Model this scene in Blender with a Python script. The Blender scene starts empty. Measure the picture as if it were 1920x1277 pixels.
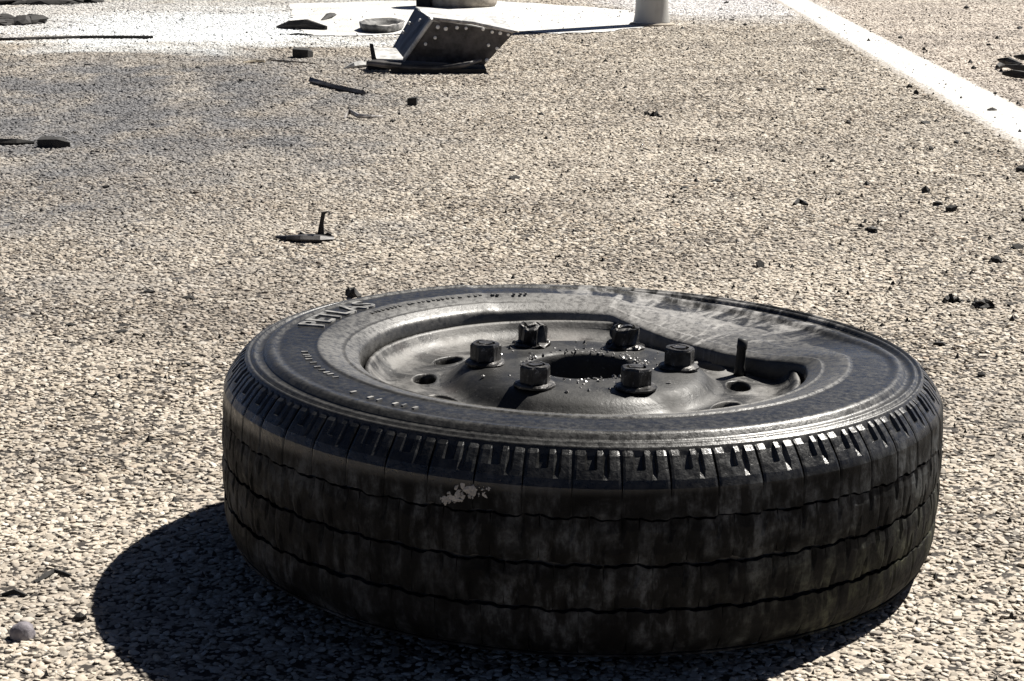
import bpy, bmesh, math, random
import numpy as np
from mathutils import Vector, Matrix, noise
R = math.radians
random.seed(7); rng = np.random.default_rng(11)
sc = bpy.context.scene
C = sc.collection

# ------------------------------------------------------------------ camera
CAM_H, PITCH, FPX = 0.609, 13.6, 3500.0
cd = bpy.data.cameras.new('camera'); cam = bpy.data.objects.new('camera', cd); C.objects.link(cam)
cam.location = (0, 0, CAM_H); cam.rotation_euler = (R(90 - PITCH), 0, 0)
cd.sensor_width = 36.0; cd.lens = 36.0 * FPX / 1920.0
cd.clip_start = 0.05; cd.clip_end = 3000
sc.camera = cam

# ------------------------------------------------------------------ sky and sun
SUN_EL, SUN_H = 50.0, Vector((0.76, 0.65))            # direction towards the sun, seen from above
sun_az = math.atan2(SUN_H.x, SUN_H.y)
w = bpy.data.worlds.new('World'); sc.world = w; w.use_nodes = True
nt = w.node_tree; nt.nodes.clear()
sky = nt.nodes.new('ShaderNodeTexSky'); sky.sky_type = 'NISHITA'; sky.sun_disc = False
sky.sun_elevation = R(SUN_EL); sky.sun_rotation = sun_az
sky.air_density = 0.16; sky.dust_density = 0.15; sky.ozone_density = 0.6
bg = nt.nodes.new('ShaderNodeBackground'); bg.inputs['Strength'].default_value = 0.05
wo = nt.nodes.new('ShaderNodeOutputWorld')
nt.links.new(sky.outputs[0], bg.inputs[0]); nt.links.new(bg.outputs[0], wo.inputs[0])
sd = bpy.data.lights.new('sun', 'SUN'); sd.energy = 5.0; sd.angle = R(0.5); sd.color = (1.0, 0.955, 0.88)
sun = bpy.data.objects.new('sun', sd); C.objects.link(sun)
sdir = Vector((SUN_H.x, SUN_H.y, 0)).normalized() * math.cos(R(SUN_EL)) + Vector((0, 0, math.sin(R(SUN_EL))))
sun.rotation_euler = sdir.to_track_quat('Z', 'Y').to_euler(); sun.location = (3, 4, 6)
vs = sc.view_settings
vs.view_transform = 'Standard'; vs.look = 'None'; vs.gamma = 1.0; vs.use_curve_mapping = False
vs.exposure = 1.08
sc.cycles.max_bounces = 5; sc.cycles.diffuse_bounces = 3; sc.cycles.glossy_bounces = 3

# ------------------------------------------------------------------ measuring helpers
_p = R(PITCH)
_fw = np.array([0, math.cos(_p), -math.sin(_p)]); _up = np.array([0, math.sin(_p), math.cos(_p)])
def ray(u, v): return _fw + np.array([1., 0, 0]) * ((u - 960) / FPX) - _up * ((v - 638.5) / FPX)
def ground_at(u, v, z=0.0):
    d = ray(u, v); t = (z - CAM_H) / d[2]; return Vector((d[0] * t, d[1] * t, z))
def at(u, v, Y):
    d = ray(u, v); t = Y / d[1]; return Vector((d[0] * t, Y, CAM_H + d[2] * t))

# ------------------------------------------------------------------ object helpers
def mesh(name, vs_, fs, smooth=False):
    me = bpy.data.meshes.new(name); me.from_pydata([tuple(v) for v in vs_], [], fs); me.update()
    if smooth:
        me.polygons.foreach_set('use_smooth', [True] * len(me.polygons))
    return me
def obj(name, me, material=None, parent=None):
    o = bpy.data.objects.new(name, me); C.objects.link(o)
    if material and not me.materials: me.materials.append(material)
    if parent: o.parent = parent
    return o
def empty(name, loc, rot=(0, 0, 0)):
    o = bpy.data.objects.new(name, None); C.objects.link(o); o.location = loc; o.rotation_euler = rot
    o.empty_display_size = 0.05; return o
def tag(o, label=None, cat=None, group=None, kind=None):
    if label: o['label'] = label
    if cat: o['category'] = cat
    if group: o['group'] = group
    if kind: o['kind'] = kind
    return o
def fix(me):
    bm = bmesh.new(); bm.from_mesh(me); bmesh.ops.recalc_face_normals(bm, faces=bm.faces); bm.to_mesh(me); bm.free(); return me
def revolve(prof, seg, closed=False):
    """profile [(r, z)] round the z axis"""
    n = len(prof); V = []; F = []
    for i in range(seg):
        a = 2 * math.pi * i / seg; c, s = math.cos(a), math.sin(a)
        V += [(r * c, r * s, z) for r, z in prof]
    m = n if closed else n - 1
    for i in range(seg):
        i2 = (i + 1) % seg
        for j in range(m):
            j2 = (j + 1) % n
            F.append((i * n + j, i2 * n + j, i2 * n + j2, i * n + j2))
    return V, F
def tube(pts, rad, n=8, caps=True):
    V = []; F = []
    pts = [Vector(p) for p in pts]; rad = rad if isinstance(rad, (list, tuple)) else [rad] * len(pts)
    for i, p in enumerate(pts):
        t = (pts[min(i + 1, len(pts) - 1)] - pts[max(i - 1, 0)]).normalized()
        ref = Vector((0, 0, 1)) if abs(t.z) < 0.9 else Vector((1, 0, 0))
        a = t.cross(ref).normalized(); b = a.cross(t)
        for k in range(n):
            q = 2 * math.pi * k / n
            V.append(p + (a * math.cos(q) + b * math.sin(q)) * rad[i])
    for i in range(len(pts) - 1):
        for k in range(n):
            k2 = (k + 1) % n
            F.append((i * n + k, i * n + k2, (i + 1) * n + k2, (i + 1) * n + k))
    if caps:
        F.append(tuple(range(n - 1, -1, -1))); F.append(tuple(range((len(pts) - 1) * n, len(pts) * n)))
    return V, F
def slab(poly, t, nrm=None):
    """flat polygon given as 3-D points, thickened by t against its normal"""
    P = [Vector(p) for p in poly]
    if nrm is None:
        nrm = Vector((0, 0, 0))
        for i in range(len(P)): nrm += (P[i] - P[0]).cross(P[(i + 1) % len(P)] - P[0])
    nrm = Vector(nrm).normalized(); n = len(P)
    V = P + [p - nrm * t for p in P]
    F = [tuple(range(n)), tuple(range(2 * n - 1, n - 1, -1))] + [(i, i + n, (i + 1) % n + n, (i + 1) % n) for i in range(n)]
    return V, F
def merge(*parts):
    V = []; F = []
    for v, f in parts:
        k = len(V); V += list(v); F += [tuple(i + k for i in q) for q in f]
    return V, F
def lump(rx, ry, rz, seed=0, sub=2, rough=0.35, freq=1.6):
    bm = bmesh.new(); bmesh.ops.create_icosphere(bm, subdivisions=sub, radius=1)
    off = Vector((seed * 3.1, seed * 1.7, seed * 5.3))
    for v in bm.verts:
        k = 1 + rough * noise.noise(v.co * freq + off) + rough * 0.5 * noise.noise(v.co * freq * 2.7 + off)
        v.co = Vector((v.co.x * k * rx, v.co.y * k * ry, max(v.co.z * k, -0.35) * rz))
    zmin = min(v.co.z for v in bm.verts)
    for v in bm.verts: v.co.z -= zmin + 0.0008
    me = bpy.data.meshes.new('lump'); bm.to_mesh(me); bm.free(); return me

# ------------------------------------------------------------------ material helpers
class MT:
    def __init__(s, name):
        s.m = bpy.data.materials.new(name); s.m.use_nodes = True; s.nt = s.m.node_tree
        s.b = s.nt.nodes['Principled BSDF']; s.out = s.nt.nodes['Material Output']
    def n(s, t, **kw):
        q = s.nt.nodes.new(t)
        for k, v in kw.items(): setattr(q, k, v)
        return q
    def l(s, a, b): s.nt.links.new(a, b)
    def put(s, sock, v):
        if isinstance(v, bpy.types.NodeSocket): s.l(v, sock)
        else: sock.default_value = v
    def noise(s, vec, scale, detail=4, rough=0.6, dist=0.0):
        q = s.n('ShaderNodeTexNoise'); q.inputs['Scale'].default_value = scale; q.inputs['Detail'].default_value = detail
        q.inputs['Roughness'].default_value = rough; q.inputs['Distortion'].default_value = dist
        s.l(vec, q.inputs['Vector']); return q.outputs['Fac']
    def ramp(s, fac, a, b, va=0.0, vb=1.0, smooth=True):
        q = s.n('ShaderNodeMapRange'); q.interpolation_type = 'SMOOTHSTEP' if smooth else 'LINEAR'
        s.put(q.inputs['Value'], fac); s.put(q.inputs['From Min'], a); s.put(q.inputs['From Max'], b)
        s.put(q.inputs['To Min'], va); s.put(q.inputs['To Max'], vb); return q.outputs['Result']
    def math(s, op, a, b=0.0, clamp=False):
        q = s.n('ShaderNodeMath', operation=op); q.use_clamp = clamp; s.put(q.inputs[0], a); s.put(q.inputs[1], b); return q.outputs[0]
    def mix(s, fac, a, b, mode='MIX'):
        q = s.n('ShaderNodeMix', data_type='RGBA', blend_type=mode)
        s.put(q.inputs['Factor'], fac); s.put(q.inputs[6], a); s.put(q.inputs[7], b); return q.outputs[2]
    def map(s, vec, scale=(1, 1, 1), loc=(0, 0, 0), rot=(0, 0, 0)):
        q = s.n('ShaderNodeMapping'); s.l(vec, q.inputs['Vector']); q.inputs['Scale'].default_value = scale
        q.inputs['Location'].default_value = loc; q.inputs['Rotation'].default_value = rot; return q.outputs[0]
    def bump(s, h, strength=0.3, dist=0.002):
        q = s.n('ShaderNodeBump'); q.inputs['Strength'].default_value = strength; q.inputs['Distance'].default_value = dist
        s.l(h, q.inputs['Height']); s.l(q.outputs[0], s.b.inputs['Normal'])
    def xyz(s, vec):
        q = s.n('ShaderNodeSeparateXYZ'); s.l(vec, q.inputs[0]); return q.outputs
    def objc(s): return s.n('ShaderNodeTexCoord').outputs['Object']
    def pos(s): return s.n('ShaderNodeNewGeometry').outputs['Position']
    def set(s, **kw):
        for k, v in kw.items(): s.put(s.b.inputs[k.replace('_', ' ')], v)
        return s.m
def col(r, g, b): return (r, g, b, 1.0)

def blob(M, X, Y, cx, cy, rx, ry, nz, amp, soft=0.5):
    a = M.math('DIVIDE', M.math('SUBTRACT', X, cx), rx); b = M.math('DIVIDE', M.math('SUBTRACT', Y, cy), ry)
    d = M.math('SQRT', M.math('ADD', M.math('MULTIPLY', a, a), M.math('MULTIPLY', b, b)))
    d = M.math('ADD', d, M.math('MULTIPLY', M.math('SUBTRACT', nz, 0.5), amp))
    return M.ramp(d, 1.0 - soft, 1.0 + soft, 1.0, 0.0)
def road_stains(M, base):
    """soot smears and spilled white powder lying on the road, in metres on the ground"""
    P = M.pos(); X, Y, Z = M.xyz(P)
    n1 = M.noise(M.map(P, (1.0, 1.6, 1.0)), 1.6, 3, 0.65, 0.0)
    n2 = M.noise(M.map(P, (2.0, 1.0, 1.0), rot=(0, 0, R(-25))), 2.4, 2, 0.6, 0.0)
    
    base = M.mix(M.ramp(n1, 0.42, 0.64, 0.0, 0.9), base, M.mix(1.0, base, col(0.74, 0.735, 0.74), 'MULTIPLY'))
    soot = M.math('MULTIPLY', blob(M, X, Y, -1.30, 5.2, 0.95, 2.1, n1, 1.8, 0.55), M.ramp(n2, 0.25, 0.6, 0.35, 1.0))
    soot = M.math('MULTIPLY', soot, 1.0)
    c = M.mix(soot, base, M.mix(0.5, M.mix(1.0, base, col(0.33, 0.345, 0.38), 'MULTIPLY'), col(0.16, 0.165, 0.18)))
    soot2 = M.math('MULTIPLY', blob(M, X, Y, -0.35, 2.75, 0.45, 0.32, n1, 1.4, 0.5), 0.35)
    c = M.mix(soot2, c, M.mix(1.0, c, col(0.45, 0.45, 0.48), 'MULTIPLY'))
    powd = blob(M, X, Y, -1.25, 8.6, 0.85, 1.15, n1, 1.5, 0.4)
    c = M.mix(M.math('MULTIPLY', powd, 0.93), c, col(0.78, 0.81, 0.82))
    powd2 = M.math('MULTIPLY', blob(M, X, Y, -2.0, 9.6, 1.6, 1.6, n2, 2.6, 0.6), 0.55)
    c = M.mix(powd2, c, col(0.50, 0.51, 0.52))
    powd3 = M.math('MULTIPLY', blob(M, X, Y, 1.05, 10.3, 0.55, 1.3, n1, 1.2, 0.4), 0.6)
    c = M.mix(powd3, c, col(0.70, 0.70, 0.72))
    return c

# ================================================================== ROAD
def m_road():
    M = MT('chip_seal'); P = M.pos(); X, Y, Z = M.xyz(P)
    v = M.n('ShaderNodeTexVoronoi', feature='F1'); v.inputs['Scale'].default_value = 105; M.l(P, v.inputs['Vector'])
    v2 = M.n('ShaderNodeTexVoronoi', feature='DISTANCE_TO_EDGE'); v2.inputs['Scale'].default_value = 105; M.l(P, v2.inputs['Vector'])
    tint = M.xyz(v.outputs['Color'])
    st = M.mix(tint[0], col(0.30, 0.255, 0.205), col(0.50, 0.45, 0.385))
    gapn = M.noise(P, 60, 2, 0.5)
    gap = M.ramp(v2.outputs['Distance'], 0.03, 0.16)
    hole = M.ramp(tint[1], 0.12, 0.30)
    far = M.ramp(Y, 4.5, 9.0)
    stone = M.math('MULTIPLY', gap, hole)
    stone = M.math('MAXIMUM', stone, M.math('MULTIPLY', far, 0.45))
    chips = M.mix(stone, col(0.055, 0.05, 0.045), st)
    dusty = M.ramp(M.noise(M.map(P, (1.0, 1.0, 1.0), loc=(3.1, 1.7, 0)), 2.1, 3, 0.6), 0.36, 0.64)
    # near the camera real chips lie on the sheet: the sheet itself is the binder between them
    near = M.ramp(Y, 9.8, 11.2)
    gap2 = M.noise(P, 150, 2, 0.6)
    pits = M.math('SUBTRACT', M.math('ADD', M.math('MULTIPLY', gapn, 0.55), M.math('MULTIPLY', gap2, 0.45)), M.math('MULTIPLY', M.math('SUBTRACT', 1.0, dusty), 0.05))
    c = M.mix(near, M.mix(M.ramp(pits, 0.45, 0.53), col(0.035, 0.030, 0.026), col(0.37, 0.325, 0.27)), chips)
    # the smoother buff surface beyond the painted line
    edge = M.math('SUBTRACT', X, M.math('ADD', M.math('MULTIPLY', Y, 0.0398), 1.13))
    beyond = M.ramp(edge, 0.02, 0.12)
    fine = M.noise(P, 130, 3, 0.6)
    fine2 = M.noise(P, 7, 4, 0.6)
    buff = M.mix(M.ramp(fine, 0.35, 0.65), col(0.27, 0.235, 0.20), col(0.50, 0.445, 0.385))
    buff = M.mix(M.ramp(fine2, 0.4, 0.7, 0, 0.5), buff, col(0.42, 0.365, 0.315))
    c = M.mix(beyond, c, buff)
    c = road_stains(M, c)
    h = M.math('ADD', M.math('MULTIPLY', stone, near), M.math('MULTIPLY', fine, 0.6))
    M.bump(h, 0.7, 0.004)
    return M.set(Base_Color=c, Roughness=0.85, Specular_IOR_Level=0.3)
MAT_ROAD = m_road()

def m_chip():
    M = MT('road_chip'); P = M.pos()
    rnd = M.n('ShaderNodeObjectInfo').outputs['Random']
    q = M.n('ShaderNodeValToRGB'); M.l(rnd, q.inputs[0]); cr = q.color_ramp
    stops = [(0.0, (0.07, 0.06, 0.052)), (0.13, (0.22, 0.185, 0.145)), (0.28, (0.41, 0.355, 0.285)), (0.6, (0.50, 0.445, 0.37)),
             (0.8, (0.44, 0.405, 0.36)), (0.93, (0.60, 0.56, 0.49)), (1.0, (0.36, 0.28, 0.21))]
    cr.elements[0].position, cr.elements[0].color = stops[0][0], (*stops[0][1], 1)
    cr.elements[1].position, cr.elements[1].color = stops[-1][0], (*stops[-1][1], 1)
    for p, cc in stops[1:-1]:
        e = cr.elements.new(p); e.color = (*cc, 1)
    n = M.noise(P, 420, 1, 0.65)
    c = M.mix(M.ramp(n, 0.35, 0.7, 0.0, 0.5), q.outputs[0], M.mix(1.0, q.outputs[0], col(0.55, 0.52, 0.48), 'MULTIPLY'))
    dusty = M.ramp(M.noise(M.map(P, (1.0, 1.0, 1.0), loc=(3.1, 1.7, 0)), 2.1, 3, 0.6), 0.36, 0.64, 0.0, 0.4)
    c = M.mix(dusty, c, col(0.50, 0.455, 0.39))
    X, Y, Z = M.xyz(P); edge = M.math('SUBTRACT', X, M.math('ADD', M.math('MULTIPLY', Y, 0.0398), 1.13))
    c = M.mix(M.ramp(edge, 0.02, 0.12, 0.0, 0.75), c, col(0.52, 0.46, 0.40))
    c = road_stains(M, c)
    return M.set(Base_Color=c, Roughness=0.75, Specular_IOR_Level=0.3)
MAT_CHIP = m_chip()

def line_l(y): return 1.223 + (y - 4.446) * 0.0386
def line_r(y): return 1.461 + (y - 5.339) * 0.0402

ground = obj('road', mesh('road', [(-400, -200, 0), (400, -200, 0), (400, 900, 0), (-400, 900, 0)], [(0, 1, 2, 3)]), MAT_ROAD)
tag(ground, kind='structure')

# far white painted band across the road, as a polygon on the ground
BAND_FAR = [(-1.20, 10.25), (-0.75, 10.5), (-0.10, 10.55), (0.28, 10.15), (0.60, 9.75)]
BAND_NEAR = [(0.64, 8.95), (0.58, 8.48), (0.40, 8.25), (0.20, 8.10), (0.0, 8.30), (-0.30, 8.18), (-0.62, 8.02), (-0.85, 8.02), (-1.00, 8.6)]
BAND = BAND_NEAR + BAND_FAR
def inside(poly, x, y):
    c = np.zeros(x.shape, bool); n = len(poly)
    for i in range(n):
        x1, y1 = poly[i]; x2, y2 = poly[(i + 1) % n]
        k = ((y1 > y) != (y2 > y)) & (x < (x2 - x1) * (y - y1) / ((y2 - y1) + 1e-12) + x1)
        c ^= k
    return c

# loose stone chips bedded in the binder: one countless mass, instanced on points
def chip_protos():
    col_ = bpy.data.collections.new('chip_shapes')
    for i in range(8):
        bm = bmesh.new(); bmesh.ops.create_icosphere(bm, subdivisions=2, radius=0.5)
        sx, sy = random.uniform(0.9, 1.2), random.uniform(0.65, 0.95); off = Vector((i * 3.7, i * 1.3, i * 2.1))
        for v in bm.verts:
            k = 1 + 0.42 * noise.noise(v.co * 3.0 + off) + 0.16 * noise.noise(v.co * 6 + off)
            z = v.co.z * k
            z = z if z < 0.16 else 0.16 + (z - 0.16) * 0.45
            v.co = Vector((v.co.x * k * sx, v.co.y * k * sy, max(z, -0.2) * 0.46))
        for f in bm.faces: f.smooth = i % 2 == 0
        me = bpy.data.meshes.new('chip'); bm.to_mesh(me); bm.free(); me.materials.append(MAT_CHIP)
        o = bpy.data.objects.new('chip_shape', me); col_.objects.link(o)
    return col_
def scatter():
    xs, ys, ss = [], [], []
    y = 1.05
    while y < 11.2:
        sp = 0.0064 if y < 2.2 else 0.0064 + (y - 2.2) * 0.00062
        hw = 0.275 * y + max(0.30 - 0.02 * y, 0.1)
        n = int(2 * hw / sp)
        x = -hw + (np.arange(n) + rng.random()) * sp + rng.normal(0, sp * 0.27, n)
        yy = y + rng.normal(0, sp * 0.27, n)
        xs.append(x); ys.append(yy); ss.append(sp * (1.0 + 0.12 * min(max((y - 2.0) / 3.0, 0), 1)) * (0.62 + 0.95 * rng.random(n) ** 1.3) * np.where(rng.random(n) < 0.05, 1.5, 1.0))
        y += sp * 0.9
    x = np.concatenate(xs); y = np.concatenate(ys); s = np.concatenate(ss)
    wear = np.sin(x * 3.1 + 1.3 * np.sin(y * 1.7)) * np.sin(y * 2.3 + 1.1 * np.sin(x * 2.9)) + 0.5 * np.sin(x * 9.0 + y * 5.0) * np.sin(y * 8.0 - x * 4.0)
    # chips torn out in little clusters leave dark pits
    cx_ = np.floor(x / 0.012).astype(np.int64); cy_ = np.floor(y / 0.014).astype(np.int64)
    hsh = ((cx_ * 73856093) ^ (cy_ * 19349663)) % 1000 / 1000.0
    pit = 0.22 + 0.10 * np.clip(wear, -0.9, 1.5)
    keep = (hsh > pit) | (rng.random(x.size) < 0.35)
    keep &= rng.random(x.size) > 0.07
    keep &= ~((x > line_l(y) + 0.01) & (x < line_r(y) - 0.01))
    keep &= ~inside(BAND, x + rng.normal(0, .012, x.size), y + rng.normal(0, .03, x.size))
    # bald, more worn patches where the binder shows
    return x[keep], y[keep], s[keep]
x, y, s = scatter()
n = x.size
me = bpy.data.meshes.new('road_chips'); me.vertices.add(n)
co = np.stack([x, y, rng.uniform(-0.0006, 0.0009, n)], 1).astype(np.float32); me.vertices.foreach_set('co', co.ravel())
a = me.attributes.new('sz', 'FLOAT', 'POINT'); a.data.foreach_set('value', s.astype(np.float32))
a = me.attributes.new('rot', 'FLOAT_VECTOR', 'POINT')
a.data.foreach_set('vector', np.stack([rng.normal(0, 0.22, n), rng.normal(0, 0.22, n), rng.uniform(0, 6.283, n)], 1).astype(np.float32).ravel())
chips = obj('road_chips', me)
tag(chips, 'pale buff stone chips bedded in the dark road surface', 'gravel', kind='stuff')
ng = bpy.data.node_groups.new('chips', 'GeometryNodeTree')
ng.interface.new_socket('Geometry', in_out='INPUT', socket_type='NodeSocketGeometry'); ng.interface.new_socket('Geometry', in_out='OUTPUT', socket_type='NodeSocketGeometry')
gi = ng.nodes.new('NodeGroupInput'); go = ng.nodes.new('NodeGroupOutput')
ci = ng.nodes.new('GeometryNodeCollectionInfo'); ci.inputs['Collection'].default_value = chip_protos()
ci.inputs['Separate Children'].default_value = True; ci.inputs['Reset Children'].default_value = True
ip = ng.nodes.new('GeometryNodeInstanceOnPoints'); ip.inputs['Pick Instance'].default_value = True
na = ng.nodes.new('GeometryNodeInputNamedAttribute'); na.data_type = 'FLOAT'; na.inputs['Name'].default_value = 'sz'
nb = ng.nodes.new('GeometryNodeInputNamedAttribute'); nb.data_type = 'FLOAT_VECTOR'; nb.inputs['Name'].default_value = 'rot'
er = ng.nodes.new('FunctionNodeEulerToRotation')
L = ng.links.new
L(gi.outputs[0], ip.inputs['Points']); L(ci.outputs[0], ip.inputs['Instance'])
L(nb.outputs['Attribute'], er.inputs[0]); L(er.outputs[0], ip.inputs['Rotation'])
L(na.outputs['Attribute'], ip.inputs['Scale']); L(ip.outputs[0], go.inputs[0])
chips.modifiers.new('chips', 'NODES').node_group = ng

# painted markings: sheets of worn white paint
def m_paint():
    M = MT('road_paint'); P = M.pos()
    n = M.noise(P, 3.5, 5, 0.6); f = M.noise(P, 120, 3, 0.6)
    v = M.n('ShaderNodeTexVoronoi', feature='F1'); v.inputs['Scale'].default_value = 100; M.l(P, v.inputs['Vector'])
    c = M.mix(M.ramp(n, 0.40, 0.70, 0, 0.8), col(0.56, 0.56, 0.545), col(0.43, 0.42, 0.395))
    c = M.mix(M.ramp(M.math('ADD', f, M.math('MULTIPLY', n, 0.25)), 0.70, 0.80, 0, 0.85), c, col(0.26, 0.235, 0.205))
    X, Y, Z = M.xyz(P)
    cl_ = M.math('ABSOLUTE', M.math('SUBTRACT', X, M.math('ADD', M.math('MULTIPLY', Y, 0.0394), 1.1555)))
    worn = M.math('MULTIPLY', M.ramp(cl_, 0.055, 0.105, 0.0, 0.30), M.ramp(Y, 10.5, 11.5, 1.0, 0.0))
    worn = M.math('MULTIPLY', worn, M.ramp(X, 0.95, 1.05))
    f2 = M.noise(P, 55, 4, 0.7)
    c = M.mix(M.ramp(M.math('ADD', f2, worn), 0.59, 0.68, 0, 0.9), c, col(0.30, 0.27, 0.235))
    M.bump(M.math('ADD', v.outputs['Distance'], f), 0.8, 0.004)
    return M.set(Base_Color=c, Roughness=0.6)
MAT_PAINT = m_paint()
def line_sheet():
    V = []; F = []; ny = 2600; nx = 8; y0, y1 = 2.2, 26.0
    for i in range(ny + 1):
        yy = y0 + (y1 - y0) * (i / ny) ** 1.5
        jl = 0.012 * noise.noise((yy * 9, 0, 0)) + 0.014 * noise.noise((yy * 33, 3, 0)) + 0.016 * noise.noise((yy * 110, 3, 5)); jr = 0.012 * noise.noise((yy * 9, 5, 9)) + 0.014 * noise.noise((yy * 33, 7, 2)) + 0.016 * noise.noise((yy * 110, 8, 5))
        a, b = line_l(yy) + jl, line_r(yy) + jr
        for j in range(nx + 1):
            xx = a + (b - a) * j / nx
            edge = min(j, nx - j)
            V.append((xx, yy, 0.0042 + (0.0012 * noise.noise((xx * 60, yy * 60, 1)) if edge else -0.003)))
    for i in range(ny):
        for j in range(nx):
            k = i * (nx + 1) + j; F.append((k, k + 1, k + nx + 2, k + nx + 1))
    return mesh('edge_line', V, F, True)
tag(obj('edge_line_marking', line_sheet(), MAT_PAINT), kind='structure')
def band_sheet():
    P = []
    for i in range(len(BAND)):
        p, q = Vector((*BAND[i], 0)), Vector((*BAND[(i + 1) % len(BAND)], 0)); m = max(2, int((q - p).length / 0.03))
        for k in range(m):
            r = p.lerp(q, k / m)
            P.append((r.x + 0.03 * noise.noise(r * 9), r.y + 0.09 * noise.noise(r * 6 + Vector((4, 2, 0))) + 0.05 * noise.noise(r * 21), 0.0045))
    return mesh('band', P, [tuple(range(len(P)))])
tag(obj('painted_band_marking', band_sheet(), MAT_PAINT), kind='structure')

# ================================================================== THE WHEEL
def m_rubber(name='tyre_rubber', dust=0.0, wall=False):
    M = MT(name); P = M.objc() if wall else M.pos(); X, Y, Z = M.xyz(P)
    n1 = M.noise(P, 22, 5, 0.65, 0.3); n2 = M.noise(P, 160, 4, 0.7); n3 = M.noise(P, 6, 4, 0.6)
    c = M.mix(M.ramp(n1, 0.3, 0.7), col(0.005, 0.005, 0.005), col(0.012, 0.0118, 0.0115))
    rough = M.ramp(n2, 0.3, 0.7, 0.26, 0.48)
    if wall:
        film = M.math('MULTIPLY', M.ramp(n3, 0.3, 0.7, 0.35, 1.0), M.ramp(n2, 0.3, 0.65, 0.35, 1.0))
        rr_ = M.math('SQRT', M.math('ADD', M.math('MULTIPLY', X, X), M.math('MULTIPLY', Y, Y)))
        film = M.math('MULTIPLY', film, M.math('SUBTRACT', 1.0, M.math('MULTIPLY', M.math('MULTIPLY', M.ramp(rr_, 0.246, 0.250), M.ramp(rr_, 0.279, 0.284, 1.0, 0.0)), 0.75)))
        c = M.mix(film, c, col(0.034, 0.033, 0.031))
        # grey ash rubbed over the sidewall, thick over the slack quarter and on the inner band
        r = M.math('SQRT', M.math('ADD', M.math('MULTIPLY', X, X), M.math('MULTIPLY', Y, Y)))
        ang = M.math('ARCTAN2', Y, X)
        q = M.n('ShaderNodeCombineXYZ'); M.l(M.math('MULTIPLY', ang, 3.2), q.inputs[0]); M.l(M.math('MULTIPLY', r, 9.0), q.inputs[1])
        streak = M.noise(M.map(q.outputs[0], (2.2, 1.0, 1.0), rot=(0, 0, R(35))), 1.6, 5, 0.6, 0.8)
        quarter = M.math('MULTIPLY', M.ramp(ang, 0.25, 0.75), M.ramp(ang, 1.45, 1.85, 1.0, 0.0))
        ash = M.math('MULTIPLY', M.ramp(streak, 0.44, 0.60), M.ramp(quarter, 0, 1, 0.05, 0.9))
        inner = M.math('MULTIPLY', M.ramp(r, 0.2475, 0.2455), M.ramp(n3, 0.3, 0.65, 0.25, 0.75))
        ash = M.math('MAXIMUM', ash, inner)
        ash = M.math('MULTIPLY', ash, M.ramp(n2, 0.25, 0.6, 0.4, 1.0))
        c = M.mix(ash, c, M.mix(quarter, col(0.12, 0.117, 0.112), col(0.25, 0.243, 0.235)))
        rough = M.math('ADD', rough, M.math('MULTIPLY', ash, 0.2))
    else:
        n4 = M.noise(M.map(P, (1, 1, 0.35)), 75, 4, 0.65)
        d = M.math('MULTIPLY', M.ramp(n1, 0.36, 0.62), M.math('MULTIPLY', M.ramp(n4, 0.40, 0.62), M.ramp(n2, 0.34, 0.60, 0.35, 1.0)))
        d = M.math('MULTIPLY', d, M.ramp(n3, 0.36, 0.58, 0.45, 1.0))
        d = M.math('MULTIPLY', d, M.ramp(Z, 0.150, 0.166, 1.0, 0.25))
        olive = M.math('MULTIPLY', M.ramp(X, 0.12, 0.30), M.ramp(Z, 0.05, 0.13, 1.0, 0.0))
        mud = M.mix(olive, col(0.135, 0.142, 0.146), col(0.14, 0.142, 0.09))
        c = M.mix(M.math('MULTIPLY', d, dust), c, mud)
        rough = M.math('ADD', rough, M.ramp(Z, 0.145, 0.165, 0.25, -0.02))
        spec = M.ramp(Z, 0.155, 0.166, 0.06, 0.6)
    h = M.math('ADD', n2, M.math('MULTIPLY', n1, 0.8))
    M.bump(h, 0.35 if wall else 0.55, 0.0012)
    return M.set(Base_Color=c, Roughness=rough, Specular_IOR_Level=0.5 if wall else spec)
MAT_WALL = m_rubber('sidewall_rubber', wall=True)
MAT_TREAD = m_rubber('tread_rubber', dust=0.62)

CHORD_D, CHORD_A = 0.158, R(40)
def dent(x, y, z):
    """the slack back-right quarter: its bead has slipped off the rim and been pulled straight"""
    r = math.hypot(x, y)
    if z < 0.10 or r > 0.315: return x, y, z
    az = math.atan2(y, x); k = math.cos(az - CHORD_A)
    if k < 0.3: return x, y, z
    d = 0.2075 - (CHORD_D + 0.0022 * noise.noise((az * 9, 1, 0)) + 0.0012 * noise.noise((az * 31, 4, 0))) / k
    soft = math.log(1 + math.exp(d / 0.0015)) * 0.0015 if d < 0.05 else d
    t = min(max((0.306 - r) / (0.306 - 0.2075), 0), 1.0); wgt = t * t * (3 - 2 * t)
    r2 = r - soft * wgt
    fold = noise.noise((x * 16, y * 16, 2.0)) * 0.004 + noise.noise((x * 45, y * 45, 7.0)) * 0.0015
    z2 = z - 0.16 * soft * t * (1 - t) * 4 - 0.12 * soft * wgt + fold * min(soft / 0.03, 1) * min(t * 3, 1) * (1 - 0.6 * wgt)
    u = min(max((0.315 - r) / 0.035, 0), 1); z2 -= (0.004 * min(u * 3, 1) + 0.006 * u * (1 - 0.7 * wgt)) * max(0.0, math.cos(az - R(48))) ** 2
    return x * r2 / r, y * r2 / r, z2

WX, WY = 0.0616, 1.6935
wheel = empty('wheel', (WX, WY, 0.0065), (R(-0.2), R(1.35), 0))
tag(wheel, 'black steel wheel with worn flat tyre lying on its side on the road', 'wheel')

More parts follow.
